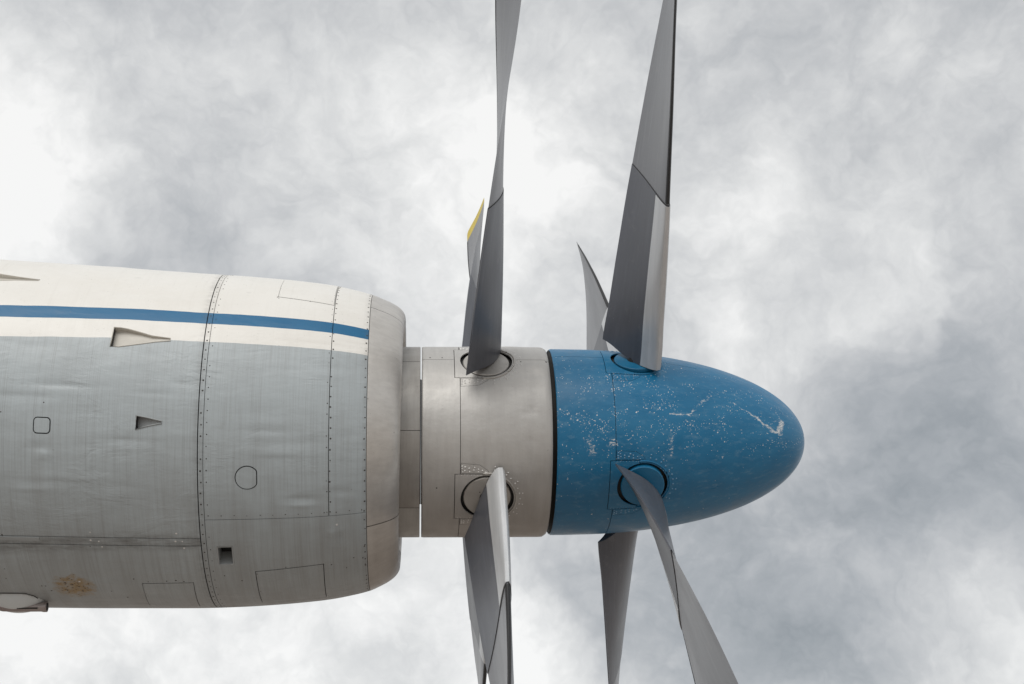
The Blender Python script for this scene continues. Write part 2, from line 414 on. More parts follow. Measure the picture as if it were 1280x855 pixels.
def sheet_parts(skin, dom, grid, lines, label, off=0.0, thick=0.007):
    """cut the skin into panels: lines = metric polylines, label(u, v) = panel number per triangle, -1 = open joint"""
    u0, u1, v0, v1 = dom
    pts, edges = [], []
    def addline(pl, closed=False):
        seq = list(pl) + ([pl[0]] if closed else [])
        ids = []
        for k in range(len(seq) - 1):
            a, b_ = np.array(seq[k]), np.array(seq[k + 1])
            n = max(1, int(math.ceil(np.linalg.norm(b_ - a) / 0.018)))
            for i in range(n):
                ids.append(len(pts)); pts.append(tuple(a + (b_ - a) * i / n))
        if closed:
            ids.append(ids[0])
        else:
            ids.append(len(pts)); pts.append(tuple(seq[-1]))
        edges.extend((ids[i], ids[i + 1]) for i in range(len(ids) - 1))
    addline([(u0, v0), (u1, v0), (u1, v1), (u0, v1)], True)
    for pl, closed in lines: addline(pl, closed)
    du, dv_fine, dv_back, vf0, vf1 = grid
    us = np.arange(u0 + du * 0.5, u1 - du * 0.3, du)
    vs = [v0 + 0.01]
    while vs[-1] < v1 - 0.012: vs.append(vs[-1] + (dv_fine if vf0 < vs[-1] < vf1 else dv_back))
    vs = [q for q in vs if q < v1 - 0.006]
    for i, a in enumerate(us):
        for q in vs: pts.append((float(a) + 0.0007 * ((i * 7) % 3), float(q)))
    res = delaunay_2d_cdt([Vector(p) for p in pts], edges, [], 0, 1e-6)
    P2 = np.array([(p.x, p.y) for p in res[0]]); T = np.array(res[2])
    cen = P2[T].mean(1)
    lab = label(cen[:, 0], cen[:, 1])
    # consistent winding (outward normal)
    A = P2[T]; ar = (A[:, 1, 0] - A[:, 0, 0]) * (A[:, 2, 1] - A[:, 0, 1]) - (A[:, 2, 0] - A[:, 0, 0]) * (A[:, 1, 1] - A[:, 0, 1])
    keepm = np.abs(ar) > 1e-10
    T, lab, ar = T[keepm], lab[keepm], ar[keepm]
    T[ar < 0] = T[ar < 0][:, ::-1]
    out = {}
    for L in sorted(set(lab.tolist())):
        if L < 0: continue
        t = T[lab == L]
        idx, inv = np.unique(t, return_inverse=True); t = inv.reshape(-1, 3)
        X = P2[idx][:, 0]; th = np.degrees(P2[idx][:, 1] / skin.R0)
        pos = skin.pos(X, th, off); nr = skin.nrm(X, th); sv = skin.st(X, th)
        verts, norms, sts, faces = list(pos), list(nr), list(sv), [tuple(f) for f in t]
        cnt = {}
        for f in t:
            for k in range(3):
                a, b_ = int(f[k]), int(f[(k + 1) % 3])
                if (b_, a) in cnt: del cnt[(b_, a)]
                else: cnt[(a, b_)] = 1
        if thick > 0:
            for (a, b_) in cnt:
                k = len(verts)
                pa, pb = pos[a], pos[b_]
                qa, qb = pa - nr[a] * thick, pb - nr[b_] * thick
                fn = np.cross(qa - pa, pb - pa); fn = fn / max(np.linalg.norm(fn), 1e-12)
                verts += [pa, qa, qb, pb]; norms += [fn] * 4; sts += [sv[a], sv[a], sv[b_], sv[b_]]
                faces.append((k, k + 1, k + 2, k + 3))
        out[L] = (verts, faces, norms, sts)
    return out
def lathe(skin_pts, th0=-180.0, th1=180.0, n=96, close=False):
    """revolve a list of (X, R) profile points; returns verts, faces, st"""
    th = np.radians(np.linspace(th0, th1, n + 1)); verts, stv, faces = [], [], []
    for (X, R, C) in skin_pts:
        for a in th:
            verts.append((X, -R * math.cos(a), R * math.sin(a) + C)); stv.append((X, a * 0.6, math.degrees(a) / 100))
    m = n + 1
    for i in range(len(skin_pts) - 1):
        for j in range(n):
            a, b_, c_, d_ = i * m + j, i * m + j + 1, (i + 1) * m + j + 1, (i + 1) * m + j
            faces.append((a, b_, c_, d_))
    return verts, faces, stv
def dome(parts, p, n, r, h, k=7):
    n = Vector(n); t = n.orthogonal().normalized(); b_ = n.cross(t)
    V_, F_ = parts; base = len(V_)
    p = Vector(p)
    for i in range(k):
        a = 2 * math.pi * i / k
        V_.append(tuple(p + (t * math.cos(a) + b_ * math.sin(a)) * r - n * 0.0006))
    for i in range(k):
        a = 2 * math.pi * i / k
        V_.append(tuple(p + (t * math.cos(a) + b_ * math.sin(a)) * r * 0.62 + n * h * 0.8))
    V_.append(tuple(p + n * h))
    for i in range(k):
        j = (i + 1) % k
        F_.append((base + i, base + j, base + k + j, base + k + i)); F_.append((base + k + i, base + k + j, base + 2 * k))

def tube(path, radii, n=20, cap=True):
    V_, F_ = [], []
    for i, p in enumerate(path):
        a = Vector(path[max(i - 1, 0)]); b_ = Vector(path[min(i + 1, len(path) - 1)])
        t = (b_ - a).normalized(); q = t.orthogonal().normalized(); w = t.cross(q)
        for k in range(n):
            g_ = 2 * math.pi * k / n
            V_.append(tuple(Vector(p) + (q * math.cos(g_) + w * math.sin(g_)) * radii[i]))
    for i in range(len(path) - 1):
        for k in range(n):
            F_.append((i * n + k, i * n + (k + 1) % n, (i + 1) * n + (k + 1) % n, (i + 1) * n + k))
    if cap: F_.append(tuple(range(n - 1, -1, -1))); F_.append(tuple((len(path) - 1) * n + k for k in range(n)))
    return V_, F_

# ------------------------------------------------------------------ ground
gm = [(-450, -450, 0), (450, -450, 0), (450, 450, 0), (-450, 450, 0)]
g = build('ground', gm, [(0, 1, 2, 3)], mat_ground, smooth=False); tag(g, 'pale concrete apron under the engine', 'ground', kind='structure')

# ------------------------------------------------------------------ nacelle
NAC = [(-6.2, 0.90, 0.16), (-5.2, 0.985, 0.13), (-4.2, 1.012, 0.11), (-3.3, 1.015, 0.09), (-2.673, 1.0108, .0697), (-2.406, 1.0040, .0561), (-2.137, .9983, .0459), (-1.866, .9926, .0357), (-1.549, .9826, .0230),
       (-1.185, .9719, .0114), (-1.001, .9642, .0089), (-.818, .9519, .0064), (-.656, .9372, .0045), (-.518, .9209, .003), (-.402, .8987, .0015),
       (-.299, .8727, 0), (-.239, .85, 0), (-.183, .8236, 0), (-.141, .796, 0), (-.118, .7717, 0), (-.108, .7461, 0)]
fR = pchip([p[0] for p in NAC], [p[1] for p in NAC]); fC0 = pchip([p[0] for p in NAC], [p[2] for p in NAC])
fC = lambda x: fC0(x) * 1.064
dents = []
for _ in range(130):
    dents.append((rng.uniform(-2.7, -0.35), RAD(rng.uniform(-95, 70)), rng.choice((-1, 1, -1)) * rng.uniform(0.0006, 0.0026), rng.uniform(0.05, 0.2), rng.uniform(0.012, 0.045)))
for (x, t, a, wx, wt) in ((-.45, -52, .004, .05, .03), (-.42, -54, -.005, .02, .035), (-.62, -39, -.004, .06, .018), (-.62, -41.5, .003, .07, .014), (-.75, -24, .003, .14, .02),
                          (-.8, -17, -.0025, .14, .02), (-.42, -37, -.003, .06, .02), (-1.92, -26, .0035, .03, .02), (-1.95, -24, -.003, .05, .025), (-1.85, -5, -.003, .18, .018),
                          (-1.5, -21, -.003, .12, .02), (-1.35, 30, .003, .2, .03), (-1.6, 33, -.003, .15, .03), (-2.05, -9, -.0025, .2, .02)):
    dents.append((x, RAD(t), a * 1.5, wx, wt))
NS = Skin(fR, fC, 0.95, dents)
nac = empty('engine_nacelle', (0, 0, AXIS_H))
tag(nac, 'grey and white riveted engine nacelle with a blue stripe, left of the propellers', 'engine nacelle')
vN = lambda d: RAD(d) * 0.95
def mpoly(pts): return [(x, vN(d)) for x, d in pts]
def circ(x, v, r, n=36, flat=None):
    p = [(x + r * math.cos(2 * math.pi * i / n), v + r * math.sin(2 * math.pi * i / n)) for i in range(n)]
    if flat: p = [(min(a, x + flat), q) for a, q in p]
    q = []
    for a in p:
        if not q or math.dist(a, q[-1]) > 1e-4: q.append(a)
    return q
def rrect(x0, x1, v0, v1, r):
    out = []
    for cx, cy, a0 in ((x1 - r, v1 - r, 0), (x0 + r, v1 - r, 90), (x0 + r, v0 + r, 180), (x1 - r, v0 + r, 270)):
        for k in range(4):
            a = RAD(a0 + k * 30); out.append((cx + r * math.cos(a), cy + r * math.sin(a)))
    return out
SCOOPS = [mpoly([(-1.626, 16.0), (-1.588, 16.0), (-1.551, 15.7), (-1.486, 14.7), (-1.421, 13.5), (-1.325, 12.9), (-1.323, 11.9), (-1.40, 11.2), (-1.476, 10.1), (-1.544, 9.2), (-1.585, 8.7), (-1.628, 8.6)]),
          mpoly([(-1.462, -13.3), (-1.40, -13.9), (-1.332, -14.7), (-1.332, -15.4), (-1.40, -16.3), (-1.463, -17.5)]),
          mpoly([(-2.50, 40.6), (-2.40, 40.6), (-2.315, 40.0), (-2.214, 38.7), (-2.094, 37.6), (-2.10, 37.0), (-2.213, 36.5), (-2.33, 35.4), (-2.49, 33.8)])]
SQHOLE = rrect(-1.071, -.987, vN(-63.3), vN(-55.4), 0.006)
PAN = {11: rrect(-1.977, -1.889, vN(-19.9), vN(-14.9), 0.02), 12: circ(-0.898, vN(-31.7), 0.063, 36, 0.052),
       9: mpoly([(-.884, -67.2), (-.518, -65.8), (-.526, -92), (-.886, -92)]), 10: mpoly([(-1.494, -72.8), (-1.218, -72.3), (-1.234, -94), (-1.510, -94)]),
       8: mpoly([(-.796, 37.0), (-.4855, 35.6), (-.4855, 62), (-.796, 62)])}
GAPW = {11: 0.0055, 12: 0.0050, 9: 0.0040, 10: 0.0030, 8: 0.0022}
lines = []
def cutX(x, w): lines.extend([([(x - w / 2, -vN(180)), (x - w / 2, vN(180))], False), ([(x + w / 2, -vN(180)), (x + w / 2, vN(180))], False)])
def cutT(d, w, x0, x1): lines.extend([([(x0, vN(d) - w / 2), (x1, vN(d) - w / 2)], False), ([(x0, vN(d) + w / 2), (x1, vN(d) + w / 2)], False)])
XS = [(-1.149, .0055), (-1.121, .0028), (-.4815, .0038)]
for x, w in XS: cutX(x, w)
TS = [(-52.2, .0035, -2.9, -1.149), (-55.1, .004, -2.9, -1.149), (-45.5, .003, -1.121, -.29), (-124.9, .004, -2.9, -1.149), (-134.5, .003, -1.121, -.29), (90.0, .003, -2.9, -.29)]
for d, w, x0, x1 in TS: cutT(d, w, x0, x1)
for k, pl in PAN.items(): lines.extend([(pl, True), (grow(pl, -GAPW[k]), True)])
for pl in SCOOPS + [SQHOLE]: lines.append((pl, True))
def nac_label(u, v):
    d = np.degrees(v / 0.95); L = np.full(u.shape, 1)
    low = (d < -55.1) & (d > -124.9); hinge = (d < -52.2) & (d >= -55.1)
    L[hinge] = 2; L[low] = 3
    L[(d > 90) | (d < -124.9)] = 13
    ring = (u > -1.149) & (u < -1.121); L[ring] = 4
    f = u >= -1.121
    L[f] = 5; L[f & (u > -.4815)] = 6
    lowf = f & (d < -45.5) & (d > -134.5); L[lowf] = 7
    L[f & ((d > 90) | (d < -134.5))] = 14
    for x, w in XS:
        m = np.abs(u - x) < w / 2
        if x == -.4815: m &= ~((d < -45.5) & (d > -134.5))
        L[m] = -1
    for dd, w, x0, x1 in TS:
        L[(np.abs(v - vN(dd)) < w / 2) & (u > x0) & (u < x1) & ~((u > -1.149) & (u < -1.121))] = -1
    for k, pl in PAN.items():
        m = inpoly(u, v, pl); L[m] = -1
        L[inpoly(u, v, grow(pl, -GAPW[k]))] = k
    for pl in SCOOPS + [SQHOLE]: L[inpoly(u, v, pl)] = -1
    return L
NAMES = {1: ('cowl_panel', 'aft side cowl panel, white above the blue stripe and grey below'), 2: ('hinge_strip', None), 3: ('belly_panel', 'stained grey belly panel with a rust patch'), 4: ('seam_band', None),
         5: ('cowl_panel', 'forward side cowl panel with a round hatch'), 6: ('cowl_panel', 'narrow riveted cowl band behind the bare metal lip'), 7: ('belly_panel', 'forward belly panel with a square hole'),
         8: ('access_panel', None), 9: ('access_panel', None), 10: ('access_panel', None), 11: ('access_panel', 'small rounded square panel'), 12: ('round_hatch', None), 13: ('cowl_panel', 'far side aft cowl panel'), 14: ('cowl_panel', 'far side forward cowl panel')}
DOM = (-2.9, -.2885, -vN(180), vN(180))
GRID = (0.030, 0.020, 0.07, vN(-112), vN(82))
PARTS = sheet_parts(NS, DOM, GRID, lines, nac_label)
panel_objs = {}
for L, (v_, f_, n_, s_) in PARTS.items():
    nm, lb = NAMES[L]
    if L in (8, 9, 10, 11, 12): v_ = [p_ + q_ * (0.0022 if L > 10 else 0.0012) for p_, q_ in zip(v_, n_)]
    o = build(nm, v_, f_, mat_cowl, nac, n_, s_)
    if lb: o['label'] = lb
    panel_objs[L] = o
# dark structure just under the skin, open where the scoops and the square hole pass
hl = [(grow(pl, 0.004), True) for pl in SCOOPS + [SQHOLE]]
def inner_label(u, v):
    L = np.zeros(u.shape, int)
    for pl, _ in hl: L[inpoly(u, v, pl)] = -1
    return L
IS = Skin(lambda x: fR(x) - 0.012, fC, 0.95)
v_, f_, n_, s_ = sheet_parts(IS, DOM, (0.06, 0.05, 0.1, vN(-112), vN(82)), hl, inner_label, thick=0)[0]
build('inner_frame', v_, f_, mat_dark, nac, n_, s_)
# rear of the nacelle, beyond the left edge of the picture
xs = np.linspace(-6.2, -2.903, 24)
v_, f_, s_ = lathe([(x, float(fR(x)), float(fC(x))) for x in xs], n=128)
v_ += [(-6.6, -0.35 * math.cos(a), 0.35 * math.sin(a) + 0.17) for a in np.radians(np.linspace(-180, 180, 129))]
s_ += [(-6.6, a * .6, math.degrees(a) / 100) for a in np.radians(np.linspace(-180, 180, 129))]
m_ = len(v_) - 129
f_ += [(m_ + j, m_ + j + 1, j + 1, j) for j in range(128)]
f_.append(tuple(m_ + j for j in range(127, -1, -1)))
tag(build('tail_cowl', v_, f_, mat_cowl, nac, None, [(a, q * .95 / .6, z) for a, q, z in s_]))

# hinge bar along the aft lower seam
hv, hf = [], []
for i, x in enumerate(np.linspace(-2.9, -1.975, 40)):
    for d, o_ in ((-52.5, -.002), (-52.55, .0035), (-53.75, .0035), (-53.8, -.002)): hv.append(tuple(NS.pos(x, d, o_)))
for i in range(39):
    for j in range(3): hf.append((i * 4 + j, (i + 1) * 4 + j, (i + 1) * 4 + j + 1, i * 4 + j + 1))
hf.append((156, 157, 158, 159))
build('hinge_bar', hv, hf, mat_grey, nac, smooth=False)
# recessed scoops
def scoop(poly, dmax, dmin, mat, name='air_scoop'):
    x0 = min(p[0] for p in poly); x1 = max(p[0] for p in poly); n = len(poly)
    X = np.array([p[0] for p in poly]); th = np.degrees(np.array([p[1] for p in poly]) / 0.95)
    top = NS.pos(X, th, -0.001); nr = NS.nrm(X, th)
    t = (x1 - X) / (x1 - x0); dep = dmin + (dmax - dmin) * t ** 1.15
    bot = top - nr * dep[:, None]
    # wide end leans under the lip so that the duct goes on into the dark
    v_ = list(top) + list(bot); f_ = [(i, (i + 1) % n, n + (i + 1) % n, n + i) for i in range(n)]
    k = len(v_); v_ += list(bot); f_.append(tuple(k + i for i in range(n)))
    o = build(name, v_, f_, mat, nac, smooth=False)
    lp_ = [tuple(q) for q in NS.pos(X, th, 0.0008)]; lp_.append(lp_[0])
    tv_ = tube(lp_, [0.0032] * len(lp_), 8, cap=False); build('scoop_lip', *tv_, mat, o)
    # dark duct mouth on the wide end wall
    w = [i for i in range(n) if X[i] < x0 + 0.004]
    a, b_ = top[w[0]], top[w[-1]]; a2, b2 = bot[w[0]], bot[w[-1]]
    e = np.array([0.004, 0, 0])
    dv = [a + (a2 - a) * .12 + e, b_ + (b2 - b_) * .12 + e, b_ + (b2 - b_) * .97 + e, a + (a2 - a) * .97 + e]
    build('duct_mouth', dv, [(0, 1, 2, 3)], mat_dark, o, smooth=False)
    return o
scoop(SCOOPS[0], 0.034, 0.003, mat_scoop); scoop(SCOOPS[1], 0.034, 0.003, mat_grey); scoop(SCOOPS[2], 0.04, 0.003, mat_scoop)
def tube_box(poly, dep, mat, name):
    n = len(poly); X = np.array([p[0] for p in poly]); th = np.degrees(np.array([p[1] for p in poly]) / 0.95)
    top = NS.pos(X, th, 0.0015); nr = NS.nrm(X, th)
    inn = grow(poly, -0.006); Xi = np.array([p[0] for p in inn]); ti = np.degrees(np.array([p[1] for p in inn]) / 0.95)
    ti_ = NS.pos(Xi, ti, 0.0015); bot = NS.pos(Xi, ti, -dep)
    v_ = list(top) + list(ti_) + list(ti_) + list(bot)
    f_ = [(i, (i + 1) % n, n + (i + 1) % n, n + i) for i in range(n)] + [(2 * n + i, 2 * n + (i + 1) % n, 3 * n + (i + 1) % n, 3 * n + i) for i in range(n)]
    o = build(name, v_, f_, mat, nac, smooth=False)
    build('dark_floor', [tuple(p) for p in NS.pos(Xi, ti, -dep + 0.001)], [tuple(range(n))], mat_dark, o, smooth=False)
    return o
tube_box(SQHOLE, 0.09, mat_grey, 'square_vent')

# bare metal intake lip, in joined segments
lip_prof = [(-.2855, .8690), (-.262, .8600), (-.239, .8500), (-.210, .8370), (-.183, .8236), (-.160, .8100), (-.141, .7960), (-.126, .7810), (-.116, .7670), (-.109, .7520),
            (-.107, .740), (-.1085, .728), (-.114, .717), (-.124, .709), (-.15, .700), (-.25, .690), (-.45, .675)]
lipX = pchip(range(len(lip_prof)), [p[0] for p in lip_prof]); lipR = pchip(range(len(lip_prof)), [p[1] for p in lip_prof])
pp = np.linspace(0, len(lip_prof) - 1, 50)
for k, (a0, a1, lb) in enumerate(((-51.4, 40.6, 'bare metal lip segment facing the viewer'), (40.85, 138.9, None), (139.15, 228.3, None), (-131.4, -51.7, 'brownish lower lip segment'))):
    v_, f_, s_ = lathe([(float(lipX(q)), float(lipR(q)), 0.0) for q in pp], a0, a1, 64)
    v_ = [(x + 0.013 * z / 0.75 * max(0, (x + .2855) / .18), y, z) for x, y, z in v_]
    o = build('intake_lip', v_, f_, mat_lip, nac, None, s_)
    if lb: o['label'] = lb
v_, f_, s_ = lathe([(-.45, .672, 0), (-.45, .56, 0)], n=64); build('intake_back_wall', v_, f_, mat_dark, nac, None, s_)
v_, f_, s_ = lathe([(-.292, .866, 0), (-.2835, .862, 0), (-.27, .84, 0)], n=96); build('lip_joint', v_, f_, mat_dark, nac, None, s_)

# fixed ring between the intake and the rear hub
rv = []
for k, (a0, a1) in enumerate(((-61.0, -13.9), (-13.6, 34.0), (34.3, 119.0), (119.3, 209.0), (209.3, 298.7))):
    v_, f_, s_ = lathe([(-.45, .5635, 0), (-.2, .5635, 0), (-.0075, .5635, 0), (-.0047, .562, 0), (-.0045, .552, 0)], a0, a1, 40)
    build('fixed_ring', v_, f_, mat_ring, nac, None, s_)
v_, f_, s_ = lathe([(-.45, .555, 0), (-.005, .555, 0), (-.005, .30, 0)], n=64); build('ring_web', v_, f_, mat_dark, nac, None, s_)
v_, f_, s_ = lathe([(-.4, .37, 0), (-.0005, .37, 0)], n=48); build('shaft', v_, f_, mat_dark, nac, None, s_)

# drain pipe and its fairing under the belly
pb = NS.pos(np.array([-2.34, -2.30, -2.2, -2.03]), np.array([-96.] * 4))
yb, zb = -0.05, float(pb[2][2]) - 0.040
dp = tube([(-2.36, yb, zb + .012), (-2.33, yb, zb + .006), (-2.28, yb, zb), (-2.2, yb, zb), (-2.075, yb, zb), (-2.062, yb, zb), (-2.045, yb, zb)], [.005, .016, .023, .0255, .0255, .0285, .0285], 22)
pipe = build('drain_pipe', *dp, mat_pipe, nac)
e_ = tube([(-2.0445, yb, zb), (-2.0435, yb, zb)], [.023, .023], 22); build('pipe_mouth', *e_, mat_dark, pipe)
e_ = tube([(-2.20, yb - .0235, zb - .012), (-2.09, yb - .0235, zb - .012)], [.004, .004], 8); build('slot', *e_, mat_dark, pipe)
fv, ff = [], []
for i in range(25):
    for j in range(25):
        a, b_ = -1 + i / 12, -1 + j / 12
        h = max(0.0, 1 - (a * a + b_ * b_)) ** .7
        p = NS.pos(-2.215 + a * .15, -88.5 + b_ * 7.5, h * 0.060 - 0.003); fv.append(tuple(p))
for i in range(24):
    for j in range(24): ff.append((i * 25 + j, i * 25 + j + 1, i * 25 + j + 26, i * 25 + j + 25))
build('pipe_fairing', fv, ff, mat_fairing, nac)
lp = [NS.pos(x, t, 0.001) for x, t in ((-2.6, -80.3), (-2.4, -80.3), (-2.22, -80.2), (-2.14, -80.3), (-2.10, -82.5), (-2.075, -87))]
tv = tube([tuple(p) for p in lp], [.003] * 6, 8); build('fairing_seal', *tv, mat_rubber, nac)

# screws and rivets
SD, SB = ([], []), ([], [])
def put(store, skin, X, d, r=0.0042, h=0.0014, jit=0.002):
    X += rng.uniform(-jit, jit); d += math.degrees(rng.uniform(-jit, jit) / skin.R0)
    p = skin.pos(X, d); n = skin.nrm(X, d)
    dome(store, tuple(p), tuple(n), r * rng.uniform(0.75, 1.15), h)
def row_t(store, X, d0, d1, pitch, r=0.0042, skip=0.0):
    n = int(RAD(abs(d1 - d0)) * 0.95 / pitch)
    for i in range(n + 1):
        if rng.random() >= skip: put(store, NS, X, d0 + (d1 - d0) * i / max(n, 1), r)
def row_x(store, d, x0, x1, pitch, r=0.0042, skip=0.0):
    n = int(abs(x1 - x0) / pitch)
    for i in range(n + 1):
        if rng.random() >= skip: put(store, NS, x0 + (x1 - x0) * i / max(n, 1), d, r)
row_t(SD, -1.134, 62, -100, .058, .0054, .06); row_t(SD, -1.104, 62, -44, .06, .004, .25)
row_t(SD, -.4735, 62, -44, .058, .0054, .08); row_t(SD, -.4915, 62, -44, .06, .0036, .2)
row_t(SD, -.297, 62, -100, .06, .0054, .1)
row_x(SD, -44.2, -1.1, -.31, .062, .0038, .12)
row_t(SD, -1.104, -47, -100, .075, .004, .15)
row_x(SD, 38.2, -.79, -.5, .085, .0032, .1); row_t(SD, -.787, 39, 60, .08, .0032, .1)
for x, d in ((-.80, 36.8), (-.79, 36.4), (-.62, 36.3), (-.875, -68.6), (-.53, -67.3), (-.545, -66.9), (-.875, -80), (-.53, -79), (-.48, -67), (-.4, -70), (-.36, -65), (-.72, -66.0),
             (-2.26, -68), (-2.2, -71), (-2.19, -66), (-2.03, -75), (-2.01, -75), (-1.99, -78), (-1.49, -74), (-1.24, -74), (-1.31, -71), (-1.36, -71.4), (-1.53, -70.5), (-1.67, -78), (-1.6, -83),
             (-2.14, -14), (-1.93, -10.5), (-2.16, -52), (-1.72, -55.6), (-.30, -60), (-.31, -66), (-.3, -70), (-1.05, -69), (-.96, -72), (-1.46, -71.8), (-1.27, -71.7)):
    put(SD, NS, x, d, rng.uniform(.004, .0068))
for i in range(9): put(SD, NS, -1.87 + rng.uniform(-.09, .09), -76 + rng.uniform(-4, 4), rng.uniform(.003, .006))
for x, d in ((-1.71, -50.5), (-1.27, -50.4), (-1.715, -53.4), (-1.28, -53.4), (-1.245, -53.2), (-1.66, -55.8), (-1.24, -56), (-1.675, -53.6), (-2.16, -38), (-2.165, -33), (-2.17, -28), (-.93, -31.2), (-1.82, -72), (-2.25, -69.5), (-.44, -49)):
    put(SB, NS, x, d, .0058, .002)
tag(build('screws', *SD, mat_screw, nac), kind='stuff'); tag(build('rivets', *SB, mat_rivet, nac), kind='stuff')

# ------------------------------------------------------------------ propellers
RX, FX = 0.373, 1.25
REAR_T, FRONT_T = [35.5, -54.5, 125.5, 215.5], [42.2, -47.8, 132.2, 222.2]
UNIT = 0.56
sS = [0.9, 1.0, 1.5, 2.0, 2.8, 3.65, 4.6, 5.75]
TWIST = {1: pchip(sS, [46.5, 47.5, 59, 67, 76, 84, 93, 104]), -1: pchip(sS, [65.5, 66, 70, 73.5, 80, 88, 100, 112])}   # front, rear
CHORD = {1: pchip(sS, [.75, .77, .84, .91, .97, .97, .90, .64]), -1: pchip(sS, [.84, .86, .89, .91, .94, .93, .86, .62])}
fTk = pchip(sS, [.30, .295, .28, .245, .165, .115, .07, .032])      # thickness in units of UNIT
def section(p, side):
    """half thickness (share of full thickness) at chord share p, and camber"""
    y = 5 * (0.2969 * math.sqrt(p) - 0.1260 * p - 0.3516 * p * p + 0.2843 * p ** 3 - 0.1036 * p ** 4)
    return y * (0.56 if side > 0 else 0.44) * 2
def foil_pt(s, p, side, hand, extra=0.0):
    """point of the blade surface: s radius in UNIT, p chord share from the leading edge, side +1 forward face / -1 rear face"""
    be = math.radians(float(TWIST[hand](s))); c = float(CHORD[hand](s)); tk = float(fTk(s))
    a = (0.47 - p) * c
    h = (section(p, side) * tk / 2 + extra / UNIT) * side + 0.035 * c * (1 - (2 * p - 1) ** 2)
    if extra and p < 1e-6: a += extra / UNIT
    if extra and p > 1 - 1e-6: a -= extra / UNIT
    cx, cy = math.cos(be), -math.sin(be)
    nx, ny = math.sin(be), math.cos(be)
    x = a * cx + h * nx - 0.038 + 0.029 * (s - 1.0); y = a * cy + h * ny
    return (x * UNIT, y * UNIT * hand, s * UNIT)
def pgrid(n): return [0.5 - 0.5 * math.cos(math.pi * i / n) for i in range(n + 1)]
def loop_pts(n=18):
    g_ = pgrid(n)
    return [(p, 1) for p in reversed(g_)] + [(p, -1) for p in g_[1:-1]]
def loft(s_of, K, pts, hand, extra=0.0, caps=(True, True), closed=True, ext=None):
    V_, F_ = [], []; n = len(pts)
    for k in range(K + 1):
        for (p, sd) in pts:
            V_.append(foil_pt(s_of(p, k / K), p, sd, hand, extra if ext is None else ext(p, k / K)))
    m = n if closed else n - 1
    for k in range(K):
        for i in range(m):
            j = (i + 1) % n
            q = (k * n + i, k * n + j, (k + 1) * n + j, (k + 1) * n + i)
            F_.append(q if hand > 0 else q[::-1])
    def cap(k, flip):
        # strip across the section, own vertices so that the rim stays crisp
        b0 = len(V_)
        for i in range(n): V_.append(V_[k * n + i])
        h = n // 2
        for i in range(h):
            a, b_, c_, d_ = i, i + 1, (n - i - 1) % n, (n - i) % n
            f = [b0 + a, b0 + b_, b0 + c_, b0 + d_]
            f2 = []
            for q in f:
                if q not in f2: f2.append(q)
            if len(f2) >= 3: F_.append(tuple(f2[::-1] if flip else f2))
    if caps[0]: cap(0, hand > 0)
    if caps[1]: cap(K, hand < 0)
    return V_, F_
def mesh(name, V_, F_, mat, sharp=None):
    me = bpy.data.meshes.new(name); me.from_pydata([tuple(map(float, v)) for v in V_], [], [tuple(f) for f in F_])
    me.polygons.foreach_set('use_smooth', [True] * len(me.polygons)); me.materials.append(mat)
    me.update()
    try: me.set_sharp_from_angle(angle=RAD(38))
    except Exception: pass
    return me
CUT_LE, CUT_TE = 2.78, 2.93
def cuff_end(p): return CUT_LE + (CUT_TE - CUT_LE) * p
def strip_loop(pmax, n=9, fwd_share=1.0):
    g_ = [pmax * (1 - math.cos(math.pi / 2 * i / n)) for i in range(n + 1)]
    return [(p * fwd_share, 1) for p in reversed(g_)] + [(p, -1) for p in g_[1:]]
def blade_meshes(hand, tip_mat):
    tip0 = 5.50
    def plan(p, t, a=2.6, b_=tip0): return a + (b_ - a) * t
    out = {}
    out['blade'] = mesh('blade', *loft(lambda p, t: plan(p, t), 40, loop_pts(), hand), mat_blade)
    out['blade_tip'] = mesh('blade_tip', *loft(lambda p, t: tip0 + .003 + (5.74 - 0.06 * abs(2 * p - 1) ** 10 - tip0) * t, 6, loop_pts(), hand), tip_mat)
    r0 = 0.966 if hand > 0 else 0.990
    def root(p):
        q = min(max((p - 0.35) / 0.65, 0.0), 1.0); return r0 + 0.10 * q * q * (3 - 2 * q)
    out['cuff'] = mesh('cuff', *loft(lambda p, t: root(p) + (cuff_end(p) - root(p)) * t, 26, loop_pts(22), hand, 0.0035), mat_cuff)
    out['cuff_seal'] = mesh('cuff_seal', *loft(lambda p, t: cuff_end(p) - .002 + .009 * t, 1, loop_pts(), hand, 0.0028), mat_rubber)
    sl = strip_loop(0.27, 12, 0.16)
    inner = list(sl)
    V1, F1 = loft(lambda p, t: root(p) + .004 + (cuff_end(p) - .01 - root(p)) * t, 26, sl, hand, 0.0062, (False, False), False)
    V2, F2 = loft(lambda p, t: root(p) + .004 + (cuff_end(p) - .01 - root(p)) * t, 26, inner, hand, 0.0030, (False, False), False)
    F2 = [f[::-1] for f in F2]
    n0 = len(V1); V_ = V1 + V2; F_ = F1 + [tuple(q + n0 for q in f) for f in F2]
    n = len(sl); K = 26
    for k in range(K):
        for i in (0, n - 1):
            a, b_ = k * n + i, (k + 1) * n + i
            F_.append((a, b_, n0 + b_, n0 + a))
    for k in (0, K):
        for i in range(n - 1):
            a, b_ = k * n + i, k * n + i + 1
            F_.append((a, b_, n0 + b_, n0 + a))
    out['leading_edge_strip'] = mesh('leading_edge_strip', V_, F_, mat_strip)
    V_, F_ = loft(lambda p, t: cuff_end(p) + .02 + (tip0 - .02 - cuff_end(p) - .02) * t, 30, strip_loop(0.035, 5), hand, 0.0018, (False, False), False)
    out['de_icing_strip'] = mesh('de_icing_strip', V_, F_, mat_rubber)
    return out
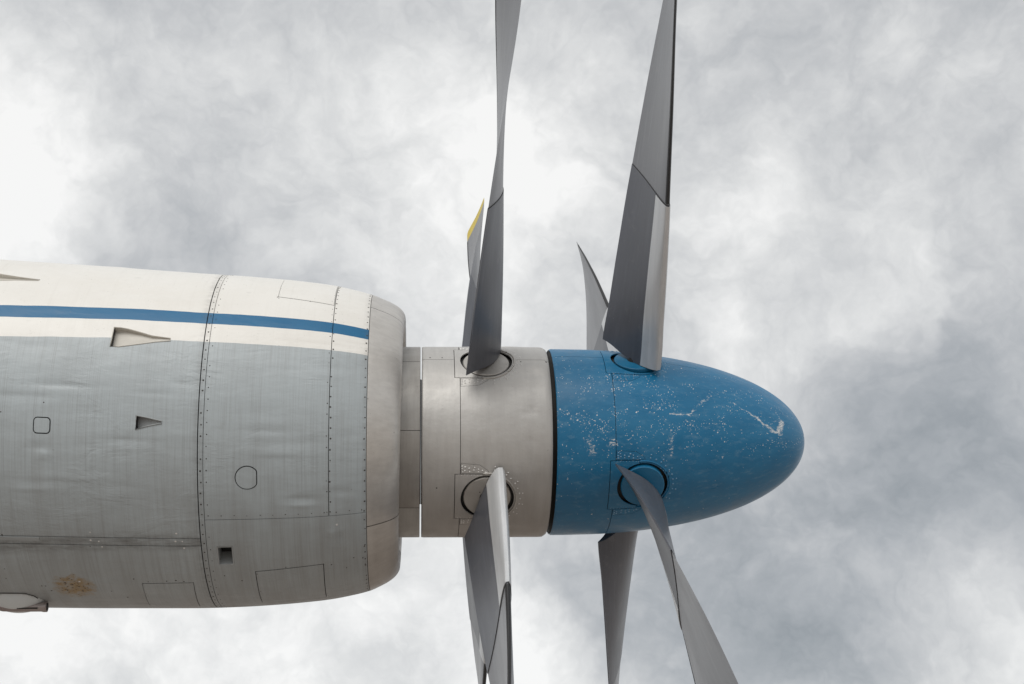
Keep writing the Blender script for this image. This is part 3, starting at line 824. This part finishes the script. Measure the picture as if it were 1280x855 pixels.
def disc_mesh(name, r, z0, z1, mat, k=48):
    V_, F_ = [], []
    prof = [(r, z0), (r, z1 - .004), (r - .004, z1), (r * .6, z1 + .0015), (0.06, z1 + .002)]
    for (a, z) in prof:
        for i in range(k): V_.append((a * math.cos(2 * math.pi * i / k), a * math.sin(2 * math.pi * i / k), z))
    for j in range(len(prof) - 1):
        for i in range(k):
            q = (i + 1) % k; F_.append((j * k + i, j * k + q, (j + 1) * k + q, (j + 1) * k + i))
    F_.append(tuple((len(prof) - 1) * k + i for i in range(k)))
    return mesh(name, V_, F_, mat)
def shank_mesh(hand):
    V_, F_ = tube([(-.005, 0, .46), (-.005, 0, .54), (-.008, 0, .57)], [.046, .044, .03], 28)
    return mesh('shank', V_, F_, mat_rubber)
def propeller(root, cx, thetas, hand, tip_mat, disc_mat, disc_r, dz0, dz1):
    ms = blade_meshes(hand, tip_mat); dm = disc_mesh('root_disc', disc_r, dz0, dz1, disc_mat); sh = shank_mesh(hand)
    for t in thetas:
        bo = bpy.data.objects.new('blade', ms['blade']); COL.objects.link(bo); bo.parent = root
        bo.rotation_euler = (RAD(90 - t), 0, 0)
        for k in ('cuff', 'cuff_seal', 'leading_edge_strip', 'de_icing_strip', 'blade_tip'):
            c_ = bpy.data.objects.new(k, ms[k]); COL.objects.link(c_); c_.parent = bo
        for nm, me in (('root_disc', dm), ('shank', sh)):
            c_ = bpy.data.objects.new(nm, me); COL.objects.link(c_); c_.parent = bo

rear = empty('rear_propeller', (RX, 0, AXIS_H)); tag(rear, 'rear four-bladed propeller on the silver grey hub next to the nacelle', 'propeller', 'contra-rotating propellers')
front = empty('front_propeller', (FX, 0, AXIS_H)); tag(front, 'front four-bladed propeller with the chipped blue pointed spinner', 'propeller', 'contra-rotating propellers')

zero = lambda x: np.zeros(np.shape(x))
def hub_dents(x0, x1, n, seed, amp):
    r_ = random.Random(seed)
    return [(r_.uniform(x0, x1), RAD(r_.uniform(-100, 80)), r_.choice((-1, 1)) * r_.uniform(.3, 1) * amp, r_.uniform(.03, .1), r_.uniform(.02, .06)) for _ in range(n)]
HR = pchip([0.0, .0045, .008, .03, .69, .708, .722, .731, .735], [.55, .5615, .5636, .5645, .5650, .5642, .561, .5565, .55])
HS = Skin(HR, zero, 0.5645, hub_dents(.25, .7, 34, 3, .0030) + [(.62, RAD(-1), -.003, .02, .02), (.60, RAD(-4), -.0025, .05, .012)])
vH = lambda d: RAD(d) * 0.5645
HOLE_R = 0.150
def hub_sheet(skin, root, cx, thetas, dom, xseam, plate_x0, plate_h, mat, seam_pair, grid, names, extra_nose=None, hole_r=HOLE_R, patch=None):
    u0, u1 = dom; lines = []
    def wrapd(d): return (d + 180) % 360 - 180
    th = [wrapd(t) for t in thetas]
    w = .0032
    lines += [([(xseam - w / 2, -vH(180)), (xseam - w / 2, vH(180))], False), ([(xseam + w / 2, -vH(180)), (xseam + w / 2, vH(180))], False)]
    holes = [circ(cx, vH(t), hole_r, 56) for t in th]
    plates = []
    for t in th:
        v = vH(t); plates.append([(plate_x0, v - plate_h), (cx - .02, v - plate_h), (cx - .02, v + plate_h), (plate_x0, v + plate_h)])
    pl_in = [grow(p, -.0036) for p in plates]
    for h_ in holes: lines.append((h_, True))
    for p, q in zip(plates, pl_in): lines += [(p, True), (q, True)]
    sd = [wrapd(t) + 0.9 for t in seam_pair]
    for d in sd: lines += [([(u0, vH(d) - .0015), (u1, vH(d) - .0015)], False), ([(u0, vH(d) + .0015), (u1, vH(d) + .0015)], False)]
    pats = []
    if patch:
        for t in th:
            for sgn in (-1, 1):
                v = vH(t) + sgn * (plate_h + .002)
                pt = [(xseam + .003, v), (cx + .01, v), (cx - .0, v + sgn * .02), (cx - .045, v + sgn * .05), (xseam + .006, v + sgn * patch), (xseam + .003, v + sgn * (patch - .004))]
                pats.append((pt, grow(pt, -.0018)))
                lines += [(pt, True), (pats[-1][1], True)]
    def label(u, v):
        d = np.degrees(v / .5645)
        L = np.where(u < xseam, 1, 2)
        top = np.zeros(u.shape, bool)
        if len(sd) == 2:
            a, b_ = sd; lo, hi = min(sd), max(sd)
            top = (d > lo) & (d < hi)
        L = np.where(top, L, L + 10)
        for k_, (p, q) in enumerate(pats):
            L[inpoly(u, v, p)] = -1; L[inpoly(u, v, q)] = 30 + k_
        L[np.abs(u - xseam) < w / 2] = -1
        for x in sd: L[np.abs(v - vH(x)) < .0015] = -1
        for i, (p, q) in enumerate(zip(plates, pl_in)):
            L[inpoly(u, v, p)] = -1
            L[inpoly(u, v, q)] = 20 + i
        for h_ in holes: L[inpoly(u, v, h_)] = -1
        return L
    parts = sheet_parts(skin, (u0, u1, -vH(180), vH(180)), grid, lines, label)
    for L, (v_, f_, n_, s_) in parts.items():
        nm = 'riveted_patch' if L >= 30 else ('root_plate' if L >= 20 else names[L % 10])
        if extra_nose and L % 10 == 2 and L < 20:
            v_, f_, n_, s_ = list(v_), list(f_), list(n_), list(s_)
            lo, hi = (min(sd), max(sd)) if sd else (-180, 180)
            d0, d1 = (lo, hi) if L == 2 else (hi, lo + 360)
            xs = extra_nose; tt = np.linspace(d0, d1, 73); b0 = len(v_)
            for x in xs:
                X = np.full(tt.shape, x); v_ += list(skin.pos(X, tt)); n_ += list(skin.nrm(X, tt))
                tw = (tt + 180) % 360 - 180
                s_ += list(skin.st(X, tw if L == 2 else tt))
            for i in range(len(xs) - 1):
                for j in range(72):
                    a = b0 + i * 73 + j; f_.append((a + 73, a + 74, a + 1, a))
        build(nm, v_, f_, mat, root, n_, s_, offset=(cx, 0, 0))
hub_sheet(HS, rear, RX, REAR_T, (.0045, .7345), .2195, .188, .158, mat_hub, (35.5, 215.5), (.02, .016, .05, vH(-115), vH(80)), {1: 'hub_band', 2: 'hub_shell'}, patch=.06)
# hub inside: dark drum, end webs
v_, f_, s_ = lathe([(.005, .30, 0), (.005, .5555, 0), (.02, .548, 0), (.2, .542, 0), (.715, .542, 0), (.727, .54, 0), (.727, .2, 0)], n=80); build('inner_drum', v_, f_, mat_dark, rear, None, s_, offset=(RX, 0, 0))
v_, f_, s_ = lathe([(.0005, .37, 0), (.76, .37, 0)], n=40); build('shaft', v_, f_, mat_dark, rear, None, s_, offset=(RX, 0, 0))

SP = [(.760, .548), (.7625, .5525), (.766, .5545), (.85, .5530), (.973, .5505), (1.117, .543), (1.311, .524), (1.457, .5015), (1.603, .4686), (1.751, .4212), (1.899, .3592), (1.998, .3078), (2.098, .2453), (2.197, .1640), (2.247, .1115), (2.282, .0670), (2.301, .036), (2.3115, .014), (2.3145, .0)]
# nose: smooth ellipse-like cap blended with the measured profile
SR = pchip([p[0] for p in SP], [p[1] for p in SP])
NOSE0 = 1.62
Rn, Xt = float(SR(NOSE0)), 2.314
def spin_R(x):
    x = np.asarray(x, float)
    t = np.clip((x - .766) / (Xt - .766), 0, 1)
    ell = .5545 * np.power(np.clip(1 - t ** 2.3, 0, 1), 0.49)
    return np.where(x < .766, SR(x), ell)
SS = Skin(spin_R, zero, 0.5645, hub_dents(.82, 1.7, 24, 5, .0007))
u_ = np.linspace(0, 1, 46); nose_x = NOSE0 + (Xt - .0004 - NOSE0) * np.sin(u_ * math.pi / 2)
hub_sheet(SS, front, FX, FRONT_T, (.760, NOSE0), 1.090, 1.058, .165, mat_blue, (42.2, 222.2), (.02, .016, .05, vH(-115), vH(80)), {1: 'spinner_band', 2: 'spinner_nose'}, extra_nose=list(nose_x), hole_r=.146, patch=.055)
v_, f_, s_ = lathe([(.7625, .2, 0), (.7625, .545, 0), (.775, .535, 0), (1.1, .52, 0), (1.3, .50, 0), (1.5, .46, 0), (1.62, .42, 0), (1.7, .2, 0)], n=80); build('inner_drum', v_, f_, mat_dark, front, None, s_, offset=(FX, 0, 0))
v_, f_, s_ = lathe([(.720, .49, 0), (.77, .49, 0)], n=80); build('gap_collar', v_, f_, mat_dark, front, None, s_, offset=(FX, 0, 0))

propeller(rear, RX, REAR_T, -1, mat_yellow, mat_disc, .134, .50, .5505)
propeller(front, FX, FRONT_T, 1, mat_blade, mat_bluedisc, .124, .47, .5385)

# rims round the blade root openings, and rivets on the hub and spinner
def rim(skin, root, cx, t, r, mat, a0=-100, a1=100, rr=.0055):
    pts = []
    for i in range(41):
        a = RAD(a0 + (a1 - a0) * i / 40)
        pts.append(tuple(skin.pos(cx + r * math.cos(a), t + math.degrees(r * math.sin(a) / .5645), .001)))
    v_, f_ = tube(pts, [rr] * 41, 8)
    build('opening_rim', v_, f_, mat, root, offset=(cx, 0, 0))
RH, RB, RS2 = ([], []), ([], []), ([], [])
for sk, root, cx, ths, hr, mt, store, ph, px0, xs in ((HS, rear, RX, REAR_T, .150, mat_disc, RH, .158, .188, .2195), (SS, front, FX, FRONT_T, .146, mat_bluedisc, RB, .165, 1.058, 1.09)):
    for t in ths:
        rim(sk, root, cx, t, hr + .012, mt)
        for i in range(15):
            a = RAD(-78 + 156 * i / 14)
            put(store, sk, cx + (hr + .032) * math.cos(a), t + math.degrees((hr + .032) * math.sin(a) / .5645), .0058, .0034)
            if i % 2 == 0: put(store, sk, cx + (hr + .052) * math.cos(a), t + math.degrees((hr + .052) * math.sin(a) / .5645), .0056, .0034)
        for sg in (-1, 1):
            for i in range(9):
                put(store, sk, px0 + .02 + i * .018, t + sg * math.degrees((ph - .008) / .5645), .003, .0012)
            for (a, q) in ((.012, .012), (.012, .028), (.012, .044), (.026, .02), (.026, .038), (.05, .012), (.05, .03), (.075, .02), (.08, .036), (.1, .01), (.1, .027), (.125, .02), (.14, .008)):
                put(store, sk, xs + a, t + sg * math.degrees((ph + q) / .5645), .0056, .0034)
for t in REAR_T[:2]:
    pass
for x in (.05, .12, .57, .72): put(RS2, HS, x, 34.6 if x > .2 else 38.6, .0062, .001)
for x, d in ((.09, -47), (.33, -50), (.34, -59)): put(RS2, HS, x, d, .005, .001)
def off(vs, c): return [(x - c, y, z) for x, y, z in vs]
tag(build('rivets', off(RH[0], RX), RH[1], mat_rivet, rear), kind='stuff')
tag(build('screws', off(RS2[0], RX), RS2[1], mat_screw, rear), kind='stuff')
tag(build('rivets', off(RB[0], FX), RB[1], mat_bluerivet, front), kind='stuff')
